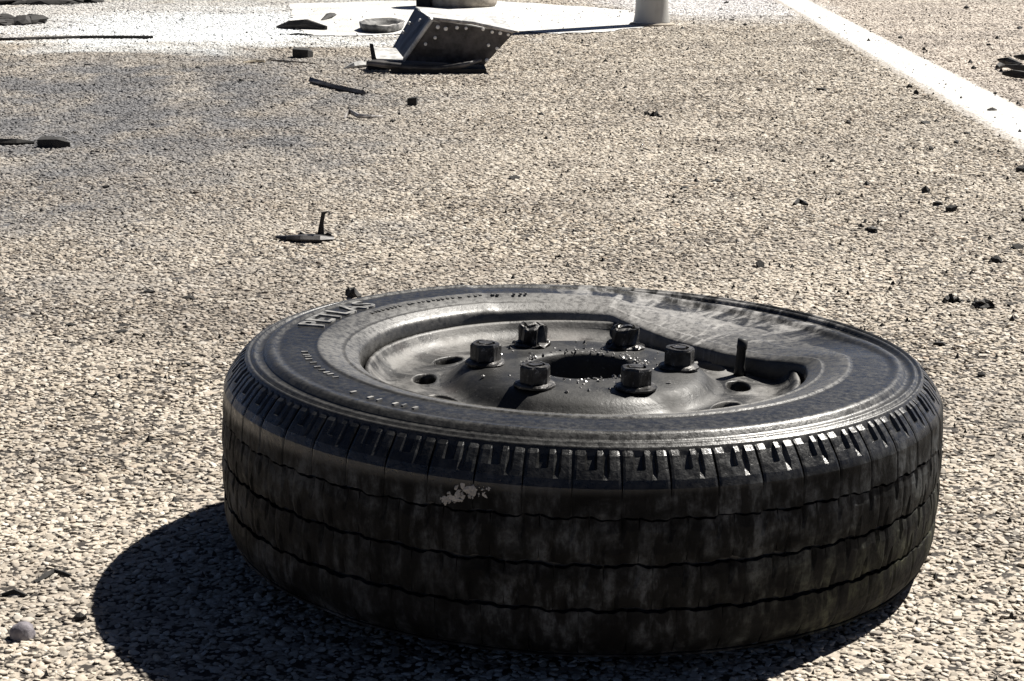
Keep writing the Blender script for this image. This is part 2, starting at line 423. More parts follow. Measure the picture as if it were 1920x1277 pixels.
def tread_r(z): return 0.3345 - 0.75 * (z - 0.092) ** 2
GROOVE = 0.0075
prof = [(0.2005, 0.036), (0.206, 0.026), (0.225, 0.014), (0.250, 0.004), (0.275, 0.0), (0.298, 0.004), (0.312, 0.012), (0.322, 0.020)]
prof += [(tread_r(zz) - GROOVE, zz) for zz in np.linspace(0.026, 0.156, 8)]
prof += [(0.3195, 0.166), (0.3155, 0.1735), (0.3135, 0.1780),                       # under the shoulder blocks
         (0.3120, 0.1818), (0.3108, 0.1828), (0.3095, 0.1826), (0.3085, 0.1816),     # outer ridge
         (0.3072, 0.1817), (0.3060, 0.1838), (0.3045, 0.1846), (0.3030, 0.1842), (0.3020, 0.1824),   # second ridge
         (0.2975, 0.1826), (0.2955, 0.1838), (0.2935, 0.1872), (0.2900, 0.1886), (0.2860, 0.1888), (0.2845, 0.1872),  # flat rib
         (0.2800, 0.1876), (0.2650, 0.1882), (0.2500, 0.1876), (0.2478, 0.1876),     # lettering band
         (0.2466, 0.1886), (0.2440, 0.1886), (0.2340, 0.1862), (0.2250, 0.1836), (0.2225, 0.1824), (0.2215, 0.1834), (0.2200, 0.1828), (0.2140, 0.1792),
         (0.2095, 0.1772), (0.2078, 0.1740), (0.2072, 0.1660), (0.2060, 0.158),                          # bead
         (0.2130, 0.156), (0.2350, 0.166), (0.2800, 0.172), (0.3030, 0.155), (0.3060, 0.095), (0.3030, 0.035), (0.2500, 0.020), (0.2130, 0.040)]
V, F = revolve(prof, 240, True)
V = [dent(*v) for v in V]
tyre = obj('tyre', fix(mesh('tyre', V, F, True)), MAT_WALL, wheel)

# shoulder ridges pressed between ridge and blocks (short lugs on the lit shoulder)
NB = 54
def polar_block(rings, da, base, n_t, notch=None, zshift=None):
    """rings: [(r, z)] from bottom to top of a block's outer face; base: same points sunk to the carcass"""
    V = []; F = []; m = len(rings)
    for layer in (rings, base):
        for j, (r, z) in enumerate(layer):
            for i in range(n_t + 1):
                t = i / n_t; a_ = (t - 0.5) * (da if not callable(da) else da(j))
                rr, zz = r, z
                if layer is rings:
                    if i in (0, n_t): rr -= 0.0006
                    if notch: rr, zz = notch(i, j, rr, zz)
                if zshift: zz = zshift(t, j, zz)
                V.append((rr * math.cos(a_), rr * math.sin(a_), zz))
    w_ = n_t + 1; o = m * w_
    for j in range(m - 1):
        for i in range(n_t): F.append((j * w_ + i, j * w_ + i + 1, (j + 1) * w_ + i + 1, (j + 1) * w_ + i))
        F.append((j * w_, (j + 1) * w_, o + (j + 1) * w_, o + j * w_))
        F.append((j * w_ + n_t, o + j * w_ + n_t, o + (j + 1) * w_ + n_t, (j + 1) * w_ + n_t))
    for i in range(n_t):
        F.append((i, o + i, o + i + 1, i + 1)); k = (m - 1) * w_
        F.append((k + i, k + i + 1, o + k + i + 1, o + k + i))
    return fix(mesh('tread_block', V, F))
step = 2 * math.pi / NB
def wave(t): return 0.0011 * math.sin(6.283 * t) + 0.0006 * math.sin(6.283 * 3 * t)
# top shoulder row: worn block with a U-shaped lug running up over the shoulder
sh = [(tread_r(0.1320), 0.1320), (tread_r(0.146), 0.146), (0.3318, 0.1545), (0.3290, 0.1610), (0.3246, 0.1674), (0.3240, 0.1682), (0.3172, 0.1768), (0.3138, 0.1808)]
shb = [(tread_r(0.1320) - GROOVE - .001, 0.1320), (tread_r(0.146) - GROOVE - .001, 0.146), (0.3225, 0.1530), (0.3205, 0.157), (0.3180, 0.162), (0.3155, 0.167), (0.3130, 0.171), (0.3105, 0.175)]
def lug(i, j, r, z):
    if j >= 5 and 5 <= i <= 8: return r - 0.0021, z - 0.0017          # open throat of the U
    if j >= 4 and 12 <= i <= 13: return r - 0.0018, z - 0.0015                       # narrow slot beside it
    if j == 7: return r - 0.0012, z - 0.0006
    return r, z
saw = lambda amp, jt: (lambda t, j, z: z + (amp if t < 0.5 else -amp) * (1 if j in jt else 0))
def edge_noise(a, k): return 0.0011 * noise.noise((math.cos(a) * 9, math.sin(a) * 9, k * 7.7)) + 0.0009 * noise.noise((math.cos(a) * 34, math.sin(a) * 34, k * 3.3))
def rib(z0, z1, da, seed, ph, a0):
    ring = [(tread_r(zz), zz) for zz in np.linspace(z0, z1, 5)]
    ring[0] = (ring[0][0] - 0.0014, ring[0][1]); ring[-1] = (ring[-1][0] - 0.0014, ring[-1][1])
    bs = [(tread_r(zz) - GROOVE - 0.001, zz) for zz in np.linspace(z0, z1, 5)]
    def sipe(i, j, r, z):
        a = a0 + step * i / 12
        r -= 0.0007 * (0.5 + noise.noise((math.cos(a) * 30, math.sin(a) * 30, z * 90 + seed)))
        if i == 8 and j >= 3: return r - 0.0028, z
        if i == 3 and j <= 1: return r - 0.0026, z
        return r, z
    def zs(t, j, z):
        a = a0 + step * t; k = (1, .5, 0, .5, 1)[j]
        return z + wave(t + ph) * (1 if j != 2 else .5) + k * edge_noise(a, seed + (10 if j > 2 else 0))
    return polar_block(ring, lambda j: step * (da, 0.994, 0.9995, 0.994, da)[j], bs, 12, sipe, zs)
lowr = [(0.3235, 0.0165), (0.3270, 0.0215)] + [(tread_r(zz) - (0.001 if k in (0, 3) else 0), zz) for k, zz in enumerate(np.linspace(0.029, 0.0538, 4))]
lowb = [(0.3140, 0.0165), (0.3165, 0.0215)] + [(tread_r(zz) - GROOVE - 0.001, zz) for zz in np.linspace(0.029, 0.0538, 4)]
def tread_piece(row, k):
    ph = (0.0, 0.37, 0.68, 0.21)[row]; a0 = step * (k + ph)
    if row == 0:
        me_ = polar_block(sh, lambda j: step * (0.985, 0.999, 0.975, 0.955, 0.945, 0.94, 0.935, 0.935)[j], shb, 18, lug,
                          lambda t, j, z: z + (wave(t) + edge_noise(a0 + step * t, 5)) * (1 if j == 0 else 0.4 if j == 1 else 0))
    elif row == 1: me_ = rib(0.0945, 0.1294, 0.972, 1, ph, a0)
    elif row == 2: me_ = rib(0.0568, 0.0914, 0.972, 2, ph, a0)
    else:
        me_ = polar_block(lowr, lambda j: step * (0.96, 0.97, 0.99, 0.999, 0.994, 0.982)[j], lowb, 12, None,
                          lambda t, j, z: z + (wave(t + ph) + edge_noise(a0 + step * t, 9)) * (1 if j == 5 else 0.5 if j == 4 else 0))
    me_.materials.append(MAT_TREAD); return me_
for row in range(4):
    for k in range(NB):
        o = bpy.data.objects.new('tread_block', tread_piece(row, k)); C.objects.link(o); o.parent = tyre
        o.rotation_euler = (0, 0, step * (k + (0.0, 0.37, 0.68, 0.21)[row] + 0.5))

# raised lettering on the sidewall
def letters(text, rad, size, a_mid, zz, spacing=1.0):
    cu = bpy.data.curves.new('txt', 'FONT'); cu.body = text; cu.size = size; cu.align_x = 'CENTER'; cu.extrude = 0.0009; cu.resolution_u = 3
    cu.space_character = spacing; cu.offset = size * 0.012
    to = bpy.data.objects.new('txt', cu); C.objects.link(to)
    dg = bpy.context.evaluated_depsgraph_get(); me = bpy.data.meshes.new_from_object(to.evaluated_get(dg))
    bpy.data.objects.remove(to); bpy.data.curves.remove(cu)
    for v in me.vertices:
        a_ = a_mid - v.co.x / (rad + size * 0.35); r = rad + v.co.y
        v.co = (r * math.cos(a_), r * math.sin(a_), zz + v.co.z)
    return me
def m_letter():
    M = MT('raised_letter_rubber'); P = M.objc(); n = M.noise(P, 90, 4, 0.6)
    c = M.mix(M.ramp(n, 0.35, 0.65), col(0.07, 0.07, 0.07), col(0.26, 0.255, 0.245))
    return M.set(Base_Color=c, Roughness=0.55)
MAT_LET = m_letter()
le = obj('raised_lettering', letters('PETLAS', 0.2525, 0.0365, R(156), 0.1886, 1.02), MAT_LET, tyre)
le['label'] = 'raised block lettering on the sidewall'
# small moulded marks on the inner band and in the lettering band
def marks(a0, a1, r0, hgt, n_, zz):
    parts = []
    for i in range(n_):
        a_ = a0 + (a1 - a0) * (i + random.uniform(-.2, .2)) / n_; da = random.uniform(0.006, 0.012); rr = r0 + random.uniform(-.0008, .0008)
        if random.random() < 0.2: continue
        pts = [(rr * math.cos(a_), rr * math.sin(a_), zz), ((rr + hgt) * math.cos(a_), (rr + hgt) * math.sin(a_), zz),
               ((rr + hgt) * math.cos(a_ - da), (rr + hgt) * math.sin(a_ - da), zz), (rr * math.cos(a_ - da), rr * math.sin(a_ - da), zz)]
        parts.append(slab(pts, 0.0022, (0, 0, 1)))
    return fix(mesh('marks', *merge(*parts)))
obj('moulded_mark', marks(R(150), R(98), 0.2360, 0.0045, 34, 0.1880), MAT_WALL, tyre)
obj('moulded_mark', marks(R(215), R(190), 0.2560, 0.0060, 12, 0.1890), MAT_LET, tyre)
obj('moulded_mark', marks(R(238), R(222), 0.2700, 0.0060, 8, 0.1890), MAT_LET, tyre)
# pale scuff of dried mud on the front of the tread
def m_mud():
    M = MT('dried_mud'); n = M.noise(M.objc(), 150, 4, 0.6)
    return M.set(Base_Color=M.mix(n, col(0.14, 0.135, 0.125), col(0.50, 0.48, 0.45)), Roughness=0.95)
MAT_MUD = m_mud()
parts = []
for i in range(120):
    t = random.random(); wd = 0.0050 * math.sin(math.pi * min(max(t * 0.9 + 0.08, 0), 1)) ** 0.6; off = random.gauss(0, 0.5)
    a_ = R(-111.0 + 8.5 * t) + off * wd * 1.6; zz = 0.1350 + 0.0225 * t - off * wd; rr = tread_r(zz) - 0.0001 - max(0, zz - 0.150) * 0.30
    k = 0.0007 + 0.0026 * random.random() ** 2
    me_ = lump(k * random.uniform(.7, 1.6), k, 0.0011, i, 1, 0.8)
    vv = [Matrix.Rotation(a_, 3, 'Z') @ (Matrix.Rotation(R(90), 3, 'Y') @ v.co) + Vector((rr * math.cos(a_), rr * math.sin(a_), zz)) for v in me_.vertices]
    parts.append((vv, [tuple(p.vertices) for p in me_.polygons]))
tag(obj('dried_mud_scuff', mesh('mud', *merge(*parts)), MAT_MUD, tyre), 'pale dried mud scuff on the tread')
# thin moulding seam low on the tread
sv, sf = revolve([(0.3205, 0.0125), (0.3245, 0.0140), (0.3225, 0.0158)], 160, True)
sv = [(x_, y_, z_ + 0.0012 * noise.noise((x_ * 40, y_ * 40, 0))) for x_, y_, z_ in sv]
obj('moulding_seam', fix(mesh('seam', sv, sf, True)), MAT_TREAD, tyre)

# ---- rim
def m_rim():
    M = MT('scorched_rim_steel'); P = M.objc(); X, Y, Z = M.xyz(P)
    n1 = M.noise(P, 26, 5, 0.65, 0.4); n2 = M.noise(P, 240, 4, 0.7); n3 = M.noise(P, 9, 3, 0.5)
    c = M.mix(M.ramp(n1, 0.35, 0.68), col(0.014, 0.014, 0.014), col(0.065, 0.063, 0.061))
    c = M.mix(M.ramp(n3, 0.52, 0.72, 0, 0.5), c, col(0.11, 0.085, 0.075))
    c = M.mix(M.ramp(M.noise(P, 60, 5, 0.75), 0.52, 0.60, 0, 0.75), c, col(0.012, 0.011, 0.010))
    c = M.mix(M.ramp(n2, 0.60, 0.72, 0, 0.8), c, col(0.30, 0.29, 0.28))
    r = M.math('SQRT', M.math('ADD', M.math('MULTIPLY', X, X), M.math('MULTIPLY', Y, Y)))
    greasy = M.math('MULTIPLY', M.ramp(r, 0.135, 0.115), M.ramp(n3, 0.3, 0.6, 0.55, 0.95))
    c = M.mix(greasy, c, col(0.010, 0.010, 0.010))
    c = M.mix(M.math('MULTIPLY', M.ramp(r, 0.130, 0.150), M.ramp(n1, 0.40, 0.60, 0.0, 0.6)), c, col(0.17, 0.165, 0.158))
    M.bump(M.math('ADD', n2, M.math('MULTIPLY', n1, 2.5)), 0.3, 0.0012)
    return M.set(Base_Color=c, Roughness=M.ramp(n1, 0.3, 0.7, 0.42, 0.72), Metallic=0.25)
MAT_RIM = m_rim()
SEC = 12; ZR = 0.1570
pa = [(0.1990, 0.140), (0.2030, 0.155), (0.2035, 0.1640), (0.2028, 0.1702), (0.2012, 0.1722), (0.1990, 0.1722), (0.1970, 0.1704), (0.1945, 0.1658), (0.1905, 0.1622),
      (0.1860, 0.1594), (0.1820, 0.1578), (0.1785, 0.1572), (0.1745, ZR)]
pb = [(0.1330, ZR), (0.1295, 0.1575), (0.1260, 0.1590), (0.1220, 0.1622), (0.1180, 0.1662), (0.1130, 0.1700), (0.1060, 0.1729), (0.0900, 0.1746), (0.0600, 0.1749),
      (0.0520, 0.1747), (0.0490, 0.1725), (0.0480, 0.1660), (0.0475, 0.1000), (0.0, 0.0980)]
pc = [(0.1990, 0.140), (0.1960, 0.120), (0.1720, 0.110), (0.1720, 0.060), (0.2000, 0.035), (0.2050, 0.022), (0.1900, 0.030), (0.1660, 0.055), (0.1660, 0.115), (0.1700, 0.1420)]
parts = [revolve(pa, 120), revolve(pb, 120), revolve(pc, 120)]
sa = 2 * math.pi / SEC; HR = 0.1475
for k in range(SEC):
    a0 = k * sa
    bd = [(0.1745, a0 - sa / 2 + sa * i / 8) for i in range(8)] + [(0.1745 - 0.0415 * i / 4, a0 + sa / 2) for i in range(4)] + \
         [(0.1330, a0 + sa / 2 - sa * i / 8) for i in range(8)] + [(0.1330 + 0.0415 * i / 4, a0 - sa / 2) for i in range(4)]
    V = [(r * math.cos(q), r * math.sin(q), ZR) for r, q in bd]; nb_ = len(bd)
    for dr, dz in ((1.22, 0.0), (1.10, 0.0012), (1.0, 0.0), (0.96, -0.004), (0.96, -0.014)):
        for r, q in bd:
            th = math.atan2((r - HR) / 0.0415, (q - a0) / sa)
            er_, et_ = 0.0110 * dr * math.sin(th), 0.0200 * dr * math.cos(th)
            rr = HR + er_; qq = a0 + et_ / HR
            V.append((rr * math.cos(qq), rr * math.sin(qq), ZR + dz))
    F = [(l * nb_ + i, l * nb_ + (i + 1) % nb_, (l + 1) * nb_ + (i + 1) % nb_, (l + 1) * nb_ + i) for l in range(5) for i in range(nb_)]
    parts.append((V, F))
me = mesh('rim', *merge(*parts), True)
bm = bmesh.new(); bm.from_mesh(me); bmesh.ops.remove_doubles(bm, verts=bm.verts, dist=0.00005); bmesh.ops.recalc_face_normals(bm, faces=bm.faces)
bm.to_mesh(me); bm.free()
rim = obj('rim', me, MAT_RIM, wheel); rim.location = (0, 0, -0.0058)
# nuts
def m_nut():
    M = MT('scorched_nut_steel'); P = M.objc(); n = M.noise(P, 170, 4, 0.7); n1 = M.noise(P, 50, 3, 0.6)
    c = M.mix(M.ramp(n1, 0.35, 0.65), col(0.018, 0.017, 0.017), col(0.085, 0.082, 0.079))
    c = M.mix(M.ramp(n, 0.6, 0.72, 0, 0.8), c, col(0.30, 0.29, 0.28))
    M.bump(n, 0.5, 0.0012)
    return M.set(Base_Color=c, Roughness=0.42, Metallic=0.5)
MAT_NUT = m_nut()
def nut_mesh(burnt, seed):
    parts = [revolve([(0.0, 0.0), (0.0188, 0.0), (0.0190, 0.0018), (0.0176, 0.0034), (0.0145, 0.0042), (0.0, 0.0052)], 28)]
    hexp = []; rows_ = [(0.0145, 0.004), (0.0145, 0.0178), (0.0130, 0.0198), (0.0092, 0.0200), (0.0088, 0.0172), (0.0, 0.0172)]
    V = []; F = []
    for r, z in rows_:
        for i in range(24):
            q = 2 * math.pi * i / 24; hexr = math.cos(math.pi / 6) / math.cos((q % (math.pi / 3)) - math.pi / 6)
            rr = r * (hexr if r > 0.014 else (0.5 + 0.5 * hexr if r > 0.0128 else 1))
            V.append((rr * math.cos(q), rr * math.sin(q), z))
    for j in range(len(rows_) - 1):
        for i in range(24): F.append((j * 24 + i, j * 24 + (i + 1) % 24, (j + 1) * 24 + (i + 1) % 24, (j + 1) * 24 + i))
    parts.append((V, F)); parts.append(tube([(0, 0, 0.015), (0, 0, 0.0205)], 0.0065, 12))
    V, F = merge(*parts)
    V = [Vector(v) + Vector((noise.noise((v[0] * 150, v[1] * 150, v[2] * 150 + seed)), noise.noise((v[0] * 150 + 9, v[1] * 150, v[2] * 150 + seed)), noise.noise((v[0] * 150, v[1] * 150 + 5, v[2] * 150 + seed)))) * burnt for v in V]
    return fix(mesh('lug_nut', V, F))
for k in range(6):
    bn = 0.0042 if k in (1, 2) else 0.0010
    a_ = R(60 * k)
    o = obj('lug_nut', nut_mesh(bn, k * 3.3), MAT_NUT, rim)
    o.location = (0.0905 * math.cos(a_), 0.0905 * math.sin(a_), 0.1744); o.rotation_euler = (0, 0, R(17 * k + 11))
    if k in (1, 2): o['label'] = 'misshapen crusted nut'
# clinkers round the bore
bits = []
for i in range(230):
    a_ = random.uniform(0, 6.283); rr = 0.0505 + abs(random.gauss(0, 0.006)) if random.random() < .75 else random.uniform(0.05, 0.112)
    me_ = lump(random.uniform(.0009, .0026), random.uniform(.0009, .0026), random.uniform(.0008, .0026), i, 1, 0.6)
    vv = [v.co + Vector((rr * math.cos(a_), rr * math.sin(a_), 0.1745)) for v in me_.vertices]
    bits.append((vv, [tuple(p.vertices) for p in me_.polygons]))
def m_clinker():
    M = MT('glassy_clinker'); n = M.noise(M.objc(), 300, 3, 0.7)
    return M.set(Base_Color=M.mix(M.ramp(n, 0.4, 0.65), col(0.02, 0.02, 0.02), col(0.35, 0.34, 0.33)), Roughness=0.25, Specular_IOR_Level=0.7)
MAT_CLINK = m_clinker()
tag(obj('burnt_crumbs', mesh('crumbs', *merge(*bits)), MAT_CLINK, rim), kind='stuff')
# valve stem
MAT_BLACK = MT('burnt_rubber').set(Base_Color=col(0.012, 0.012, 0.012), Roughness=0.6)
vp = Vector((0.154, 0.046, 0))
vs_ = merge(tube([vp + Vector((0, 0, 0.150)), vp + Vector((0, 0, 0.160)), vp + Vector((0.0007, 0, 0.177)), vp + Vector((0.001, 0, 0.1775)), vp + Vector((0.0015, 0, 0.187))], [0.0062, 0.0048, 0.0045, 0.0052, 0.0050], 12))
obj('valve_stem', mesh('valve', *vs_, True), MAT_BLACK, wheel)

# ================================================================== SCATTERED DEBRIS
def m_char(name, a, b, ash, ashcol, rough=0.6, metal=0.0, sc_=60):
    M = MT(name); P = M.objc(); n = M.noise(P, sc_, 5, 0.65); n2 = M.noise(P, sc_ * 0.3, 4, 0.6)
    c = M.mix(M.ramp(n, 0.35, 0.65), col(*a), col(*b))
    c = M.mix(M.math('MULTIPLY', M.ramp(n2, 0.45, 0.7), ash), c, col(*ashcol))
    M.bump(n, 0.5, 0.003)
    return M.set(Base_Color=c, Roughness=rough, Metallic=metal)
MAT_CHAR = m_char('charred_plastic', (0.006, 0.0055, 0.005), (0.018, 0.016, 0.0145), 0.15, (0.07, 0.062, 0.055), 0.8)
MAT_SOOTMETAL = m_char('sooty_metal', (0.022, 0.021, 0.021), (0.06, 0.058, 0.058), 0.7, (0.16, 0.15, 0.145), 0.5, 0.3, 25)
MAT_GREYSOOT = m_char('grey_sooty_metal', (0.022, 0.020, 0.020), (0.065, 0.060, 0.062), 0.7, (0.13, 0.12, 0.118), 0.6, 0.1, 30)
MAT_ASHSOOT = m_char('ash_streaked_metal', (0.03, 0.03, 0.03), (0.09, 0.088, 0.085), 1.0, (0.34, 0.33, 0.32), 0.6, 0.2, 40)
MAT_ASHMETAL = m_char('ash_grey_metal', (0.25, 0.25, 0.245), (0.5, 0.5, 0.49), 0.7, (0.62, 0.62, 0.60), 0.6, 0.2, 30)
MAT_PALEWOOD = m_char('pale_splinter', (0.30, 0.25, 0.18), (0.45, 0.39, 0.29), 0.3, (0.12, 0.1, 0.08), 0.8, 0, 80)
MAT_STEELBIT = m_char('scuffed_steel', (0.20, 0.19, 0.185), (0.42, 0.40, 0.39), 0.4, (0.1, 0.09, 0.08), 0.45, 0.4, 60)
MAT_GREYSTONE = m_char('grey_stone', (0.11, 0.10, 0.115), (0.19, 0.175, 0.19), 0.4, (0.25, 0.24, 0.25), 0.8, 0, 120)
MAT_TANCOAT = m_char('tan_coated_drum', (0.26, 0.225, 0.18), (0.42, 0.37, 0.30), 0.4, (0.18, 0.16, 0.14), 0.85, 0, 30)

# -- riveted bent metal casing
FY, TY = 6.46, 6.42
ftl, ftr, fbr, fbl = at(812, 38, TY), at(963, 62, TY), at(908, 122, FY), at(757, 113, FY)
lbt, lbb = at(779, 15, 6.80), at(734, 92, 6.72)
rbt = at(940, 30, 6.95)
base = Vector(((ftl + fbr) / 2)); base.z = 0
casing = empty('metal_casing', base)
tag(casing, 'bent sooty metal casing with rows of rivets, lying beyond the wheel', 'metal casing')
def cpart(name, VF, m, sm=False):
    V, F = VF; return obj(name, fix(mesh(name, [Vector(v) - base for v in V], F, sm)), m, casing)
def quad_grid(a, b, c, d, n1, n2, amp, seed, th):
    """bent sheet a-b-c-d with dents, given thickness"""
    nrm = (b - a).cross(d - a).normalized(); V = []; F = []
    for lay in (0, 1):
        for j in range(n2 + 1):
            for i in range(n1 + 1):
                p = a.lerp(b, i / n1).lerp(d.lerp(c, i / n1), j / n2)
                e = min(i, n1 - i, j, n2 - j); k = amp * noise.noise(p * 14 + Vector((seed, 0, 0))) * (1 if e else 0.4)
                V.append(p + nrm * (k - lay * th))
    w_ = n1 + 1; o = w_ * (n2 + 1)
    for j in range(n2):
        for i in range(n1):
            k = j * w_ + i; F.append((k, k + 1, k + w_ + 1, k + w_)); F.append((o + k, o + k + w_, o + k + w_ + 1, o + k + 1))
    ring = [i for i in range(w_)] + [j * w_ + n1 for j in range(1, n2 + 1)] + [n2 * w_ + i for i in range(n1 - 1, -1, -1)] + [j * w_ for j in range(n2 - 1, 0, -1)]
    for q in range(len(ring)):
        u, v = ring[q], ring[(q + 1) % len(ring)]; F.append((u, o + u, o + v, v))
    return V, F
cpart('front_panel', quad_grid(fbl, fbr, ftr, ftl, 14, 8, 0.005, 1, 0.004), MAT_GREYSOOT)
cpart('side_panel', quad_grid(lbb, fbl + Vector((-.004, 0, 0)), ftl + Vector((-.004, 0, 0)), lbt, 8, 8, 0.006, 2, 0.004), MAT_SOOTMETAL)
up = Vector((0, 0, 0.004))
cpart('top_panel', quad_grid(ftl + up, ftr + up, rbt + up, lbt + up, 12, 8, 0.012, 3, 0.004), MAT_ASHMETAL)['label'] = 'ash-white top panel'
cpart('corner_highlight', tube([ftl + Vector((-.003, -.004, 0.004)), ftl.lerp(fbl, .5) + Vector((-.004, -.004, 0)), fbl + Vector((-.002, -.004, 0))], 0.0075, 6), MAT_ASHMETAL)  # pale tube paints in the highlight along the front corner edge
cpart('rim_strip', tube([ftl + Vector((0, -.006, .005)), ftl.lerp(ftr, .5) + Vector((0, -.006, .012)), ftr + Vector((0, -.006, .004))], 0.006, 6), MAT_STEELBIT)
cpart('bottom_bar', tube([at(687, 118, 6.36), at(720, 121, 6.36), at(760, 126, 6.36), at(820, 128, 6.36), at(870, 122, 6.36), at(902, 112, 6.38)], [0.007, 0.011, 0.012, 0.012, 0.010, 0.006], 8), MAT_SOOTMETAL, True)
gb = [ground_at(735, 139), ground_at(912, 139), ground_at(905, 122), ground_at(742, 120)]
cpart('base_shadow_plate', slab([p + Vector((0, 0, 0.016)) for p in gb], 0.0155, (0, 0, 1)), MAT_CHAR)  # black slab props the casing and paints in the shadow under the bar
fl = [at(697, 90, 6.55), at(742, 92, 6.55), at(759, 114, 6.40), at(706, 112, 6.40)]
cpart('bent_flap', slab(fl, 0.004), MAT_ASHMETAL)
cpart('flap_post', slab([at(693, 84, 6.42), at(700, 84, 6.42), at(706, 112, 6.40), at(697, 112, 6.40)], 0.012), MAT_CHAR)
g1 = [ground_at(690, 132), ground_at(745, 132), ground_at(748, 120), ground_at(700, 118)]
cpart('foot', slab([p + Vector((0, 0, 0.020)) for p in g1], 0.02, (0, 0, 1)), MAT_CHAR)
fn = (fbr - fbl).cross(ftl - fbl).normalized()
rv = mesh('rivet', *revolve([(0.0, 0.0030), (0.0035, 0.0026), (0.0062, 0.0), (0.0062, -0.012)], 10))
rv.materials.append(MT('bright_spot_rivet').set(Base_Color=col(0.78, 0.77, 0.74), Roughness=0.4))  # brightness is put into the colour, so the spots show on the shaded panel
for u, v in [(821, 50), (836, 53), (857, 51), (874, 52), (906, 54), (923, 59), (938, 61), (953, 64), (916, 84), (932, 90), (816, 70), (798, 82), (913, 112)]:
    d = ray(u, v); o_ = Vector((0, 0, CAM_H)); dd = Vector(d); t = (fbl - o_).dot(fn) / dd.dot(fn); p = o_ + dd * t
    ro = bpy.data.objects.new('rivet', rv); C.objects.link(ro); ro.parent = casing; ro.location = p - base + fn * 0.007
    ro.rotation_euler = fn.to_track_quat('Z', 'Y').to_euler(); k = random.uniform(.7, 1.2); ro.scale = (k, k, k)
for u, v in [(758, 62), (770, 45), (790, 40)]:
    n2_ = (fbl - lbb).cross(lbt - lbb).normalized(); dd = Vector(ray(u, v)); o_ = Vector((0, 0, CAM_H)); t = (fbl - o_).dot(n2_) / dd.dot(n2_); p = o_ + dd * t
    ro = bpy.data.objects.new('rivet', rv); C.objects.link(ro); ro.parent = casing; ro.location = p - base + n2_ * 0.008; ro.rotation_euler = n2_.to_track_quat('Z', 'Y').to_euler()

def place(name, VF, m, label, cat, origin, smooth=False, group=None):
    V, F = VF; o = Vector(origin); ob = obj(name, fix(mesh(name, [Vector(v) - o for v in V], F, smooth)), m); ob.location = o
    return tag(ob, label, cat, group)

# -- flattened pan behind the casing
pc_ = ground_at(712, 62); pc_.y += 0.15
pr = [(0.0, 0.018), (0.75, 0.016), (0.85, 0.030), (0.97, 0.045), (1.0, 0.040), (0.95, 0.012), (0.80, 0.002), (0.0, 0.002)]
V, F = revolve(pr, 40)
V = [(pc_.x + x_ * 0.098 + 0.01 * noise.noise((x_ * 2, y_ * 2, 0)), pc_.y + y_ * 0.24, z_ * 0.9 * (1 + 0.12 * noise.noise((x_ * 3, y_ * 3, 4)))) for x_, y_, z_ in V]
place('metal_pan', (V, F), MAT_ASHSOOT, 'flattened grey oval pan just left of the riveted casing', 'metal pan', pc_, True)

# -- tan drum end standing behind the casing
dc = Vector((-0.195, 10.1, 0)); dc = ground_at(866, 17); dc.y += 0.20
V, F = revolve([(0.0, 0.0), (0.165, 0.0), (0.182, 0.012), (0.186, 0.03), (0.180, 0.05), (0.183, 0.15), (0.190, 0.165), (0.183, 0.18), (0.180, 0.30), (0.170, 0.315), (0.0, 0.30)], 48)
V = [(x_ * (1 + 0.05 * noise.noise((x_ * 9, y_ * 9, z_ * 9))) + dc.x, y_ + dc.y, z_) for x_, y_, z_ in V]
place('drum', (V, F), MAT_TANCOAT, 'tan crusted drum standing behind the riveted casing, cut off by the picture top', 'drum', dc, True)

# -- white post
def m_post():
    M = MT('white_post_paint'); P = M.objc(); n = M.noise(M.map(P, (6, 6, 2)), 3, 4, 0.6)
    return M.set(Base_Color=M.mix(M.ramp(n, 0.5, 0.75, 0, 0.6), col(0.40, 0.395, 0.37), col(0.30, 0.29, 0.265)), Roughness=0.5)
MAT_POST = m_post()
pp = ground_at(1224, 50); pp.y += 0.075
post = empty('bollard', pp); tag(post, 'off-white round bollard beyond the white road band', 'bollard')
V, F = revolve([(0.0, 0.0), (0.088, 0.0), (0.084, 0.02), (0.078, 0.05), (0.075, 0.10), (0.075, 0.95), (0.07, 0.985), (0.05, 1.01), (0.0, 1.02)], 40)
obj('shaft', mesh('shaft', V, F, True), MAT_POST, post)
V, F = revolve([(0.0767, 0.80), (0.0775, 0.802), (0.0775, 0.898), (0.0767, 0.90)], 40)
obj('collar', mesh('collar', V, F, True), MAT_STEELBIT, post)
V, F = revolve([(0.085, 0.0), (0.105, 0.002), (0.100, 0.012), (0.085, 0.014)], 30)
obj('footing', mesh('footing', [(x_ * (1 + .1 * noise.noise((x_ * 30, y_ * 30, 0))), y_ * (1 + .1 * noise.noise((x_ * 30, y_ * 30, 0))), z_) for x_, y_, z_ in V], F, True), MAT_TANCOAT, post)

def scrap(pts, rad, label, seed):
    rr = random.Random(seed); parts = []; P = [ground_at(u, v) for u, v in pts]
    for k in range(len(P)):
        for q in range(3):
            t = rr.random(); p = P[k].lerp(P[min(k + 1, len(P) - 1)], t); r_ = rad[k] * rr.uniform(0.6, 1.1)
            me_ = lump(r_ * rr.uniform(0.8, 1.5), r_ * rr.uniform(.7, 1.1), r_ * rr.uniform(0.7, 1.2), seed + k * 5 + q, 2, 0.8, 2.2)
            parts.append(([v.co + Vector((p.x, p.y + rr.uniform(-.5, .5) * r_, 0.001)) for v in me_.vertices], [tuple(f.vertices) for f in me_.polygons]))
    return place('charred_scrap', merge(*parts), MAT_CHAR, label, 'scrap', (P[0].x, P[0].y, 0))
